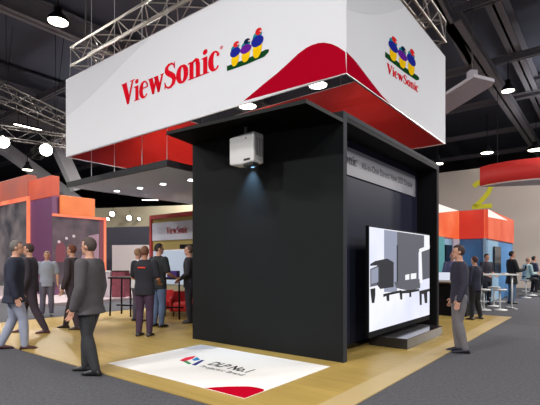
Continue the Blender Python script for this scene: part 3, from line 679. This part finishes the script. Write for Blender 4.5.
# pale wall with the big 2, red curved banner
k = atd(418, 27); WX, WR = LOC(k.x, k.y)
bw = bthing('numbered_wall', 'tall pale wall painted with a big yellow-green number 2', 'wall', WX, WR, 0)
MB().box((0, 0, 0), (8.2, .2, zat(174, 26.5))).build('wall_panel', mat('pale_wall', (176, 166, 158), .8, var=.03, scale=.4), bw)
ox_, or_ = LOC(0, 0)
def onW(px, py): X, z = onR(px, py, WR-.01); return (X-WX, -.012, z)
seg = [(473.5, 186.5), (477, 183.5), (481, 181.8), (486, 182), (489.5, 184.5), (490.5, 188), (488.5, 192.5), (484, 198), (479.5, 202.5), (474, 207)]
b = MB()
for q in stroke(seg, 4.6): b.add([onW(*a) for a in q], [(0, 1, 2, 3)])
for q in stroke([(472, 207), (482, 206.4), (492, 205.6)], 4.4): b.add([onW(*a) for a in q], [(0, 1, 2, 3)])
b.build('number', mat('lime_paint', (206, 200, 40), .7), bw, label='yellow-green number 2')
rb = thing('curved_banner', 'curved red hanging banner with white underside in front of the numbered wall', 'hanging banner', atd(521, 20, 0), 0)
b1, b2 = MB(), MB()
R_, n_ = 3.4, 18; o1, o2, o3 = [], [], []
cxb = 1.35
ztp, zbt = zat(160.5, 18.4), zat(180.5, 18.4)
arcp = [(cxb+R_*math.cos(math.radians(186+i*8)), R_*math.sin(math.radians(186+i*8))*.75) for i in range(n_)]
vs = []; fs = []
for x, y in arcp: vs += [(x, y, zbt), (x, y, ztp), (x*.985+.02, y*.985, ztp), (x*.985+.02, y*.985, zbt)]
for i in range(n_-1):
    for j in range(4): fs.append((i*4+j, i*4+(j+1) % 4, (i+1)*4+(j+1) % 4, (i+1)*4+j))
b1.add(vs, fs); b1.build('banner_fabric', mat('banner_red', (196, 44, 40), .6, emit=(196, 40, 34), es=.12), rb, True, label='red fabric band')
b2.prism([(x*.98, y*.98, zbt-.02) for x, y in arcp], (0, 0, -.03)).build('underside', mat('banner_white', (196, 190, 192), .7), rb, label='white underside')
for x in (-1.4, 1.2, 3.6): MB().tube([(x, -.6, ztp-.3), (x, -.6, 9.7)], .015, 6).build('hanging_wire', BLACKM, rb)
# grey hanging box at the upper right and its beam
hb = thing('ceiling_duct', 'pale grey flat angular panel hanging right of the white sign', 'ceiling panel', (0, 0, 0), 0)
MB().prism([onz(a_, b_, 7.0) for a_, b_ in ((474, 77), (494.5, 82), (492, 86), (425, 127), (425, 108))], (0, 0, .10)).build('duct_body', mat('duct_grey', (196, 190, 198), .7), hb)
q5 = onz(474, 80, 7.0)
MB().box((q5.x-.12, q5.y+.0, 7.1), (q5.x+.12, q5.y+.24, 7.32)).build('duct_collar', MC['duct_grey'], hb)
MB().tube([(q5.x, q5.y+.12, 7.3), (q5.x, q5.y+.12, 9.7)], .02, 6).build('hanging_rod', DALU, hb)
for i, (a_, b_, wd, hh) in enumerate((((452, 18), (545, 160), .55, 9.2), ((418, -40), (470, 60), .3, 9.2))):
    n += 1; bm_box('trim_%d' % n, '', onz(a_[0], a_[1], hh), onz(b_[0], b_[1], hh), wd, .35, BEAMM, None)
# far right walls
k = atd(505, 33); o = wallb('partition', 'grey partition wall beyond the number wall at the right edge', 0, 0, 14, 5.4, .2, mat('olive_grey_wall', (138, 134, 128), .8), loc=k, rz=.12)
k = atd(505, 24); o = wallb('partition', 'beige partition wall behind the seated people at right', 0, 0, 8, 3.15, .2, mat('warm_beige', (184, 174, 146), .8), loc=k, rz=.1)
n += 1; o = wallb('lintel_sign', 'small dark lettered strip on the beige wall behind the seated people', 0, 0, .8, .1, .03, BLACKM, loc=atd(516, 23.9, 2.15), rz=.1, cat='sign')
MB().box((1.35, -.03, 0), (8, -.001, 2.6)).build('blue_panel', mat('dull_blue', (120, 140, 156), .7), bpy.data.objects['partition.004'] if 'partition.004' in bpy.data.objects else None)
# black reception desk behind the stand
rc = thing('reception_desk', 'black reception desk with pale top just right of the black stand', 'desk', atd(451, 11.35, .0125), -YAW)
MB().box((-.55, -.2, 0), (.42, .5, .84)).build('body', BLACKM, rc, bevel=.01); MB().box((-.60, -.25, .84), (.47, .55, .89)).build('worktop', mat('desk_top', (190, 176, 178), .4), rc, bevel=.01)
lp = thing('laptop', 'white screened laptop on the pale desk top', 'laptop', atd(443, 11.1, .9025), -.5)
MB().box((-.16, -.12, 0), (.16, .12, .015)).build('keyboard_base', LGREY, lp, bevel=.004); MB().prism([(-.16, .12, .015), (.16, .12, .015), (.16, .18, .24), (-.16, .18, .24)], (0, .01, 0)).build('lid', BLACKM, lp)
MB().prism([(-.15, .121, .03), (.15, .121, .03), (.15, .176, .23), (-.15, .176, .23)], (0, -.003, 0)).build('screen', glow('laptop_glow', (220, 226, 240), None, .9), lp)

def stool(label, loc, rz, grp, h=.72, back=False):
    t = thing('bar_stool', label, 'stool', loc, rz, grp); m = mat('stool_white', (214, 214, 212), .4)
    MB().lathe((0, 0, 0), [(0, h), (.17, h), (.19, h-.02), (.17, h-.05), (0, h-.06)]).build('seat', m, t, True)
    if back: MB().prism([(-.18, .15, h), (.18, .15, h), (.16, .2, h+.3), (-.16, .2, h+.3)], (0, .02, 0)).build('backrest', m, t, bevel=.02)
    MB().tube([(0, 0, h-.05), (0, 0, .03)], .025).build('column', m, t, True)
    MB().lathe((0, 0, 0), [(0, .0), (.2, .0), (.2, .02), (.05, .045), (0, .05)]).build('base', m, t, True)
    MB().tube([(.13*math.cos(a_*PI/6), .13*math.sin(a_*PI/6), .26) for a_ in range(13)], .01, 6).build('footring', m, t)
    return t
SG = 'white bar stools at the right tables'
for i, (px, d, t_) in enumerate(((484, 12.6, 'under the white table, left one'), (494, 13.7, 'under the white table, middle one'), (500, 12.6, 'under the white table, right one'))):
    stool('white round bar stool standing %s' % t_, atd(px, d), i, SG, .62)
wt = thing('high_table', 'white high table between two standing people at the right', 'table', atd(498, 13.1), -.1)
MB().box((-.55, -.3, 1.0), (.48, .3, 1.04)).build('tabletop', MC['stool_white'], wt, bevel=.01)
for s in (-.48, .40): MB().tube([(s, 0, 1.0), (s, 0, .02)], .03).build('leg', MC['stool_white'], wt, True); MB().box((s-.04, -.28, 0), (s+.04, .28, .03)).build('foot', MC['stool_white'], wt)
for i, (dx, dy) in enumerate(((-.35, -.1), (-.1, .05), (.15, -.08))):
    p = atd(498, 13.1, 1.041)+Vector((dx, dy, 0)); o = MB().box((-.1, -.07, 0), (.1, .07, .012+.01*i)).build('leaflet_stack', LGREY); tag(o, 'white leaflets on the white high table, %s stack' % ('left', 'middle', 'right')[i], 'leaflets', 'leaflets on the white high table', p, .3*i)
wt2 = thing('high_table', 'dark pedestal table in front of the seated people at far right', 'table', atd(546, 17.5), 0)
MB().lathe((0, 0, 0), [(0, .98), (.35, .98), (.36, 1.0), (.35, 1.02), (0, 1.02)]).build('tabletop', GREY, wt2); MB().tube([(0, 0, .98), (0, 0, .02)], .03).build('column', BLACKM, wt2); MB().lathe((0, 0, 0), [(0, 0), (.25, 0), (.24, .02), (0, .03)]).build('base', BLACKM, wt2)
s1_ = stool('white bar stool under the person in the pale teal shirt', atd(526, 17.0), -1.6, SG, .72)
s2_ = stool('white bar stool under the dark-clothed person at the far right', atd(532, 18.2), -1.6, SG, .74)

# ---------------------------------------------------------------- people
def remeshed(mb, vox, smooth=4):
    me = bpy.data.meshes.new('m'); me.from_pydata([tuple(a) for a in mb.v], [], mb.f)
    bm = bmesh.new(); bm.from_mesh(me); bmesh.ops.recalc_face_normals(bm, faces=bm.faces); bm.to_mesh(me); bm.free()
    o = bpy.data.objects.new('m', me); C.objects.link(o)
    r = o.modifiers.new('r', 'REMESH'); r.mode = 'VOXEL'; r.voxel_size = vox; r.use_smooth_shade = True
    s = o.modifiers.new('s', 'SMOOTH'); s.iterations = smooth; s.factor = .5
    bpy.context.view_layer.update()
    out = bpy.data.meshes.new_from_object(o.evaluated_get(bpy.context.evaluated_depsgraph_get()))
    bpy.data.objects.remove(o)
    return out
def mesh_obj(name, me, m, parent, label=None):
    me.materials.clear(); me.materials.append(m); me.name = name
    for p in me.polygons: p.use_smooth = True
    o = bpy.data.objects.new(name, me); C.objects.link(o); o.parent = parent
    if label: o['label'] = label
    return o
SK = mat('skin', (196, 146, 122), .55, var=.05)
def person(label, loc, rz, H=1.75, top=(30, 32, 40), bot=(36, 36, 46), hair=(40, 30, 26), shoe=(24, 22, 24), sleeves='long', coat=0., pose=None, vox=.016, lean=0., seated=None, skin=None, hairlen=0, wide=1., phone=False, logo=None, head=0.):
    s = H/1.75; P_ = pose or {}
    t = thing('person', label, 'person', loc, rz)
    sk = mat('skin_%s' % (skin,), skin, .55) if skin else SK
    sh = 0.0; hz = .92
    if seated: hz = seated
    dz = hz-.92
    def L(z): return lean*max(0, z-hz)            # forward lean
    def pt(k, d): return Vector(P_.get(k, d))
    N = Vector((0, L(1.50+dz), 1.50+dz)); HC = Vector((0, L(1.63+dz)+.02, 1.635+dz))
    J = {}
    for sgn, k in ((-1, 'L'), (1, 'R')):
        J[k+'S'] = Vector((sgn*.185*wide, L(1.41+dz), 1.41+dz))
        J[k+'E'] = pt(k+'E', (sgn*.25*wide, L(1.12)-.02, 1.12+dz)); J[k+'W'] = pt(k+'W', (sgn*.26*wide, L(.95)+.06, .87+dz))
        J[k+'H'] = Vector((sgn*.09, 0, hz-.02)); J[k+'K'] = pt(k+'K', (sgn*.10, .02, .49)); J[k+'A'] = pt(k+'A', (sgn*.11, -.02, .08))
    def torso(mb, g, z0=None, flare=0.):
        prof = [(.88, .165, .115), (.96, .165, .115), (1.06, .15, .105), (1.18, .158, .112), (1.30, .175, .122), (1.38, .172, .112), (1.44, .125, .09), (1.49, .065, .065)]
        if z0 is not None: prof = [(z0, .19+flare, .13+flare*.7), ((z0+.88)/2, .178+flare*.5, .125+flare*.4)]+prof
        rs = []
        for z, a, b in prof:
            rs.append([Vector(((a*wide+g)*math.cos(i*PI/10), L(z+dz)+(b+g)*math.sin(i*PI/10), z+dz)) for i in range(20)])
        mb.rings(rs)
    def limb(mb, ps, rs, g=0):
        for i in range(len(ps)-1):
            mb.tube([ps[i], ps[i].lerp(ps[i+1], .35), ps[i+1]], [rs[i][0]+g, rs[i][1]+g, rs[i+1][0]+g], 12)
        for i in range(len(ps)): mb.ell(ps[i], (rs[i][0]+g,)*3)
    def arm(mb, k, g, upto=1.):
        S_, E_, W_ = J[k+'S'], J[k+'E'], J[k+'W']
        if upto < 1: limb(mb, [S_, S_.lerp(E_, upto)], [(.058, .055), (.05, .05)], g)
        else: limb(mb, [S_, E_, W_], [(.058, .052), (.041, .042), (.028, .03)], g)
    def legm(mb, k, g): limb(mb, [J[k+'H'], J[k+'K'], J[k+'A']], [(.088, .085), (.055, .058), (.040, .04)], g)
    # body
    mb = MB(); torso(mb, 0); mb.tube([N-Vector((0, 0, .06)), HC-Vector((0, .01, .04))], [.058, .052], 12)
    hr = Matrix.Rotation(head, 3, 'Z')
    def hp(x, y, z): return HC+hr @ Vector((x, y, z))
    mb.ell(hp(0, -.005, .025), (.074, .092, .098), 16, 10); mb.ell(hp(0, .02, -.045), (.054, .066, .068), 14, 8, hr); mb.ell(hp(0, .086, -.012), (.013, .02, .026), 8, 6, hr)
    mb.ell(hp(0, .07, -.085), (.024, .02, .018), 8, 6)
    for sx_ in (-1, 1): mb.ell(hp(sx_*.076, -.005, -.005), (.012, .02, .032), 8, 6, hr)
    for k in 'LR':
        arm(mb, k, 0); legm(mb, k, 0)
    # palms
    fing = MB()
    for sgn, k in ((-1, 'L'), (1, 'R')):
        E_, W_ = J[k+'E'], J[k+'W']; d = (W_-E_).normalized()
        side = Vector((0, 1, 0)) if abs(d.y) < .7 else Vector((sgn*-1, 0, 0)); side = (side-d*side.dot(d)).normalized(); nm = d.cross(side)*(-sgn)
        pc = W_+d*.05
        R3 = Matrix((side, nm, d)).transposed()
        mb.ell(pc, (.040, .018, .056), 12, 8, R3)
        for i, (o_, ln) in enumerate(((.030, .068), (.010, .078), (-.010, .072), (-.029, .056))):
            a = W_+d*.085+side*o_; b = a+d*ln*.45-nm*.006; c2 = b+d*ln*.4-nm*.02; e2 = c2+d*ln*.2-nm*.02
            fing.tube([a-d*.02, a, b, c2, e2], [.0095, .009, .0085, .008, .006], 6)
        a = W_+d*.02+side*.028; fing.tube([a, a+side*.028+d*.03, a+side*.034+d*.058-nm*.01], [.013, .0105, .007], 6)
    me = remeshed(mb, vox*.85, 2)
    bm = bmesh.new(); bm.from_mesh(me); o0 = len(bm.verts); vs_ = [bm.verts.new(a) for a in fing.v]
    for f in fing.f:
        try: bm.faces.new([vs_[i] for i in f])
        except ValueError: pass
    bmesh.ops.recalc_face_normals(bm, faces=bm.faces); bm.to_mesh(me); bm.free()
    mesh_obj('body', me, sk, t)
    # face bits
    for sx_ in (-1, 1):
        MB().ell(hp(sx_*.03, .083, .012), (.012, .007, .007), 8, 6).build('eye', mat('eye_dark', (40, 32, 30), .3), t, True)
    MB().ell(hp(0, .081, -.055), (.024, .007, .006), 8, 6).build('mouth', mat('lip', (150, 84, 78), .5), t, True)
    # hair: cap without the face
    hm = MB(); hm.ell((0, 0, 0), (.080, .099, .103), 24, 18); keep = []
    for f in hm.f:
        c2 = sum((hm.v[i] for i in f), Vector())/len(f)
        lim = -.075-hairlen if c2.y < -.02 else (-.03 if c2.y < .03 else .045)
        if c2.z < lim: continue
        keep.append(f)
    hm.f = keep; hm.v = [hp(a.x, a.y-.008, a.z+.028) for a in hm.v]
    h_ = hm.build('hair', mat('hair_%d_%d_%d' % hair, hair, .8, var=.3, scale=60, bump=.5), t, True)
    sd = h_.modifiers.new('s', 'SOLIDIFY'); sd.thickness = .006; sd.offset = -1
    # top garment
    mb = MB(); torso(mb, .022 if not coat else .032, (.80 if not coat else .88-coat)+0 if not seated else None, .02 if coat else -.02)
    for k in 'LR': arm(mb, k, .017 if not coat else .024, 1. if sleeves == 'long' else .8)
    tm = mat('cloth_%d_%d_%d' % top, top, .85, var=.12, scale=14, bump=.3)
    g_ = mesh_obj('jacket' if sleeves == 'long' else 'shirt', remeshed(mb, vox, 3), tm, t)
    if logo:
        MB().prism([(-.07, L(1.33)-.150, 1.325), (.08, L(1.33)-.150, 1.325), (.08, L(1.33)-.150, 1.352), (-.07, L(1.33)-.150, 1.352)], (0, .02, 0)).build('back_print', mat('print_red', logo, .7), g_, label='red print on the back')
    # trousers
    mb = MB(); rs = []
    for z, a, b in ((hz-.10, .12, .10), (hz-.04, .172, .122), (hz+.06, .172, .12), (hz+.10, .16, .112)): rs.append([Vector((a*1.03*math.cos(i*PI/10), (b+.012)*math.sin(i*PI/10), z)) for i in range(20)])
    mb.rings(rs)
    for k in 'LR': legm(mb, k, .018)
    mesh_obj('trousers', remeshed(mb, vox, 3), mat('cloth_%d_%d_%d' % bot, bot, .85, var=.12, scale=14, bump=.3), t)
    sm = mat('shoe_%d_%d_%d' % shoe, shoe, .45)
    for k in 'LR':
        A = J[k+'A']; z0 = A.z-.08
        b = MB(); prof = [(-.075, .030, .03), (-.05, .040, .085), (.0, .042, .095), (.06, .046, .07), (.12, .048, .05), (.165, .040, .036), (.19, .018, .02)]
        b.rings([[Vector((A.x+w_*math.cos(i*PI/6), A.y+y, z0+max(0.002, h*.5+h*.5*math.sin(i*PI/6)))) for i in range(12)] for y, w_, h in prof])
        so_ = b.build('shoe', sm, t, True)
    if phone:
        W_ = J['RW']; MB().box((W_.x-.04, W_.y+.06, W_.z+.0), (W_.x+.04, W_.y+.075, W_.z+.13)).build('m', BLACKG)
        o = bpy.data.objects['m']; o.name = 'mobile_phone'; o.location = t.location; o.rotation_euler = (0, 0, rz); o.scale = (s, s, s)
        tag(o, 'dark mobile phone held by the man in the black coat', 'phone')
    t.scale = (s, s, s)
    return t
def face(dx, dy): return math.atan2(-dx, dy)     # rotation so the figure looks along (dx, dy)
PZ = .0125
# left group
person('person in dark navy coat and pale jeans at the left edge', atd(14, 6.95, 0), face(1, .45), 1.74, top=(34, 38, 56), bot=(150, 156, 176), hair=(108, 102, 98), shoe=(62, 28, 34), coat=.12, lean=.03, wide=1.12,
       pose={'RK': (.10, .14, .50), 'RA': (.10, .16, .08), 'LK': (-.10, -.02, .49), 'LA': (-.11, -.20, .08)})
person('person in dark suit with brown shoes facing left, leaning beside the purple pillar', atd(31, 8.5, PZ), face(-1, -.2), 1.74, top=(50, 44, 54), bot=(52, 42, 54), hair=(64, 48, 42), shoe=(78, 40, 50), lean=.04,
       pose={'RK': (.10, .16, .50), 'RA': (.10, .20, .08), 'LK': (-.10, -.10, .48), 'LA': (-.11, -.30, .08), 'RW': (.20, .32, 1.02), 'RE': (.27, .10, 1.12)})
person('person in pale grey-blue shirt standing farther back by the purple pillar', atd(47, 11.2, PZ), face(.5, -1), 1.66, top=(150, 156, 172), bot=(96, 92, 110), hair=(150, 122, 100), sleeves='short')
person('brown-haired person in dark plum jacket with legs apart, left of the walking figure', atd(73, 9.0, PZ), face(-1, .1), 1.74, top=(62, 52, 58), bot=(56, 44, 54), hair=(104, 58, 40), shoe=(50, 34, 40), lean=.02,
       pose={'RK': (.10, .12, .50), 'RA': (.10, .22, .08), 'LK': (-.10, -.06, .49), 'LA': (-.11, -.16, .08)})
person('person in charcoal grey clothes walking past in front, nearest of all', atd(90, 5.45, 0), face(-1, .15), 1.70, top=(78, 74, 78), bot=(50, 50, 54), hair=(74, 62, 58), shoe=(34, 34, 36), coat=.10, wide=1.05, vox=.013,
       pose={'RK': (.10, .10, .50), 'RA': (.10, .12, .08), 'LK': (-.10, -.02, .50), 'LA': (-.11, -.14, .09)})
# behind the floor panel
person('person seen from behind in black polo with red back print and plum trousers', atd(144.5, 8.15, PZ), face(.15, 1), 1.68, top=(30, 30, 40), bot=(62, 42, 66), hair=(116, 78, 60), shoe=(32, 28, 34), sleeves='short', wide=1.1, logo=(210, 60, 40), skin=(170, 116, 92),
       pose={'LE': (-.27, .06, 1.14), 'LW': (-.14, .26, 1.08), 'RE': (.27, .02, 1.12), 'RW': (.20, .26, 1.02)})
person('person in black t-shirt and blue jeans looking toward the lit screen', atd(158.5, 9.3, PZ), face(.55, .8), 1.78, top=(34, 38, 42), bot=(88, 106, 140), hair=(34, 30, 30), sleeves='short', shoe=(40, 38, 44), wide=1.06, head=-.5,
       pose={'RE': (.25, .04, 1.13), 'RW': (.20, .28, 1.04)})
person('person in white shirt half hidden behind the person in black polo', atd(137.5, 10.2, PZ), face(.6, .6), 1.70, top=(204, 202, 206), bot=(70, 66, 80), hair=(150, 116, 88), sleeves='short')
person('person in dark suit at the edge of the black wall, facing left', atd(189.5, 9.9, PZ), face(-1, -.15), 1.76, top=(38, 36, 46), bot=(34, 32, 42), hair=(96, 74, 62), shoe=(26, 24, 28), skin=(206, 152, 130),
       pose={'RE': (.24, .04, 1.12), 'RW': (.12, .20, 1.0), 'LE': (-.24, .03, 1.12), 'LW': (-.10, .20, 1.0)})
# right side
person('walking person in navy jacket and grey trousers on the platform edge', atd(459.5, 6.75, 0), face(-1, .2), 1.66, top=(44, 42, 58), bot=(112, 108, 112), hair=(60, 44, 42), shoe=(30, 30, 44), vox=.013, wide=.95,
       pose={'RK': (.09, .03, .50), 'RA': (.09, .0, .08), 'LK': (-.10, .04, .50), 'LA': (-.10, -.06, .08)})
person('person in dark clothes and black trousers near the far corner of the platform', atd(475, 10.5, PZ), face(-.5, 1), 1.52, top=(34, 36, 56), bot=(26, 26, 34), hair=(80, 52, 50), shoe=(60, 50, 50),
       pose={'RK': (.12, .02, .49), 'RA': (.20, -.02, .08), 'LK': (-.10, .02, .49), 'LA': (-.16, -.02, .08)})
person('dark-haired person in dark t-shirt standing behind the white high table', atd(486.5, 14.15), face(.3, -1), 1.66, top=(48, 46, 58), bot=(40, 44, 58), hair=(30, 26, 26), sleeves='short', pose={'RW': (.16, .26, 1.0), 'LW': (-.16, .26, 1.0)})
person('person in long black coat and blue jeans looking down at a phone', atd(511.5, 14.6), face(1, -.1), 1.76, top=(24, 24, 28), bot=(84, 108, 140), hair=(34, 28, 28), coat=.22, phone=True, wide=1.05,
       pose={'RE': (.25, .10, 1.10), 'RW': (.10, .34, 1.14), 'LE': (-.25, .10, 1.10), 'LW': (-.08, .34, 1.12)})
person('person in bluish shirt behind the black reception desk', atd(452.5, 12.6, PZ), face(-.3, -1), 1.66, top=(96, 98, 130), bot=(44, 44, 60), hair=(90, 70, 76), sleeves='long')
SP = {'LK': (-.12, .40, .74), 'RK': (.12, .40, .74), 'LA': (-.12, .34, .30), 'RA': (.12, .34, .30), 'LE': (-.25, .10, .98), 'LW': (-.15, .34, 1.0), 'RE': (.25, .10, .98), 'RW': (.15, .34, 1.0)}
person('seated person in pale teal shirt and black trousers on a white stool', atd(526, 17.0), face(1, .05), 1.68, top=(150, 178, 178), bot=(26, 26, 34), hair=(150, 120, 96), seated=.80, pose=SP, lean=.12)
person('seated dark-clothed person behind the one in the pale teal shirt', atd(532, 18.2), face(1, .0), 1.76, top=(50, 56, 74), bot=(36, 40, 54), hair=(36, 30, 30), seated=.80, pose=SP, lean=.1)
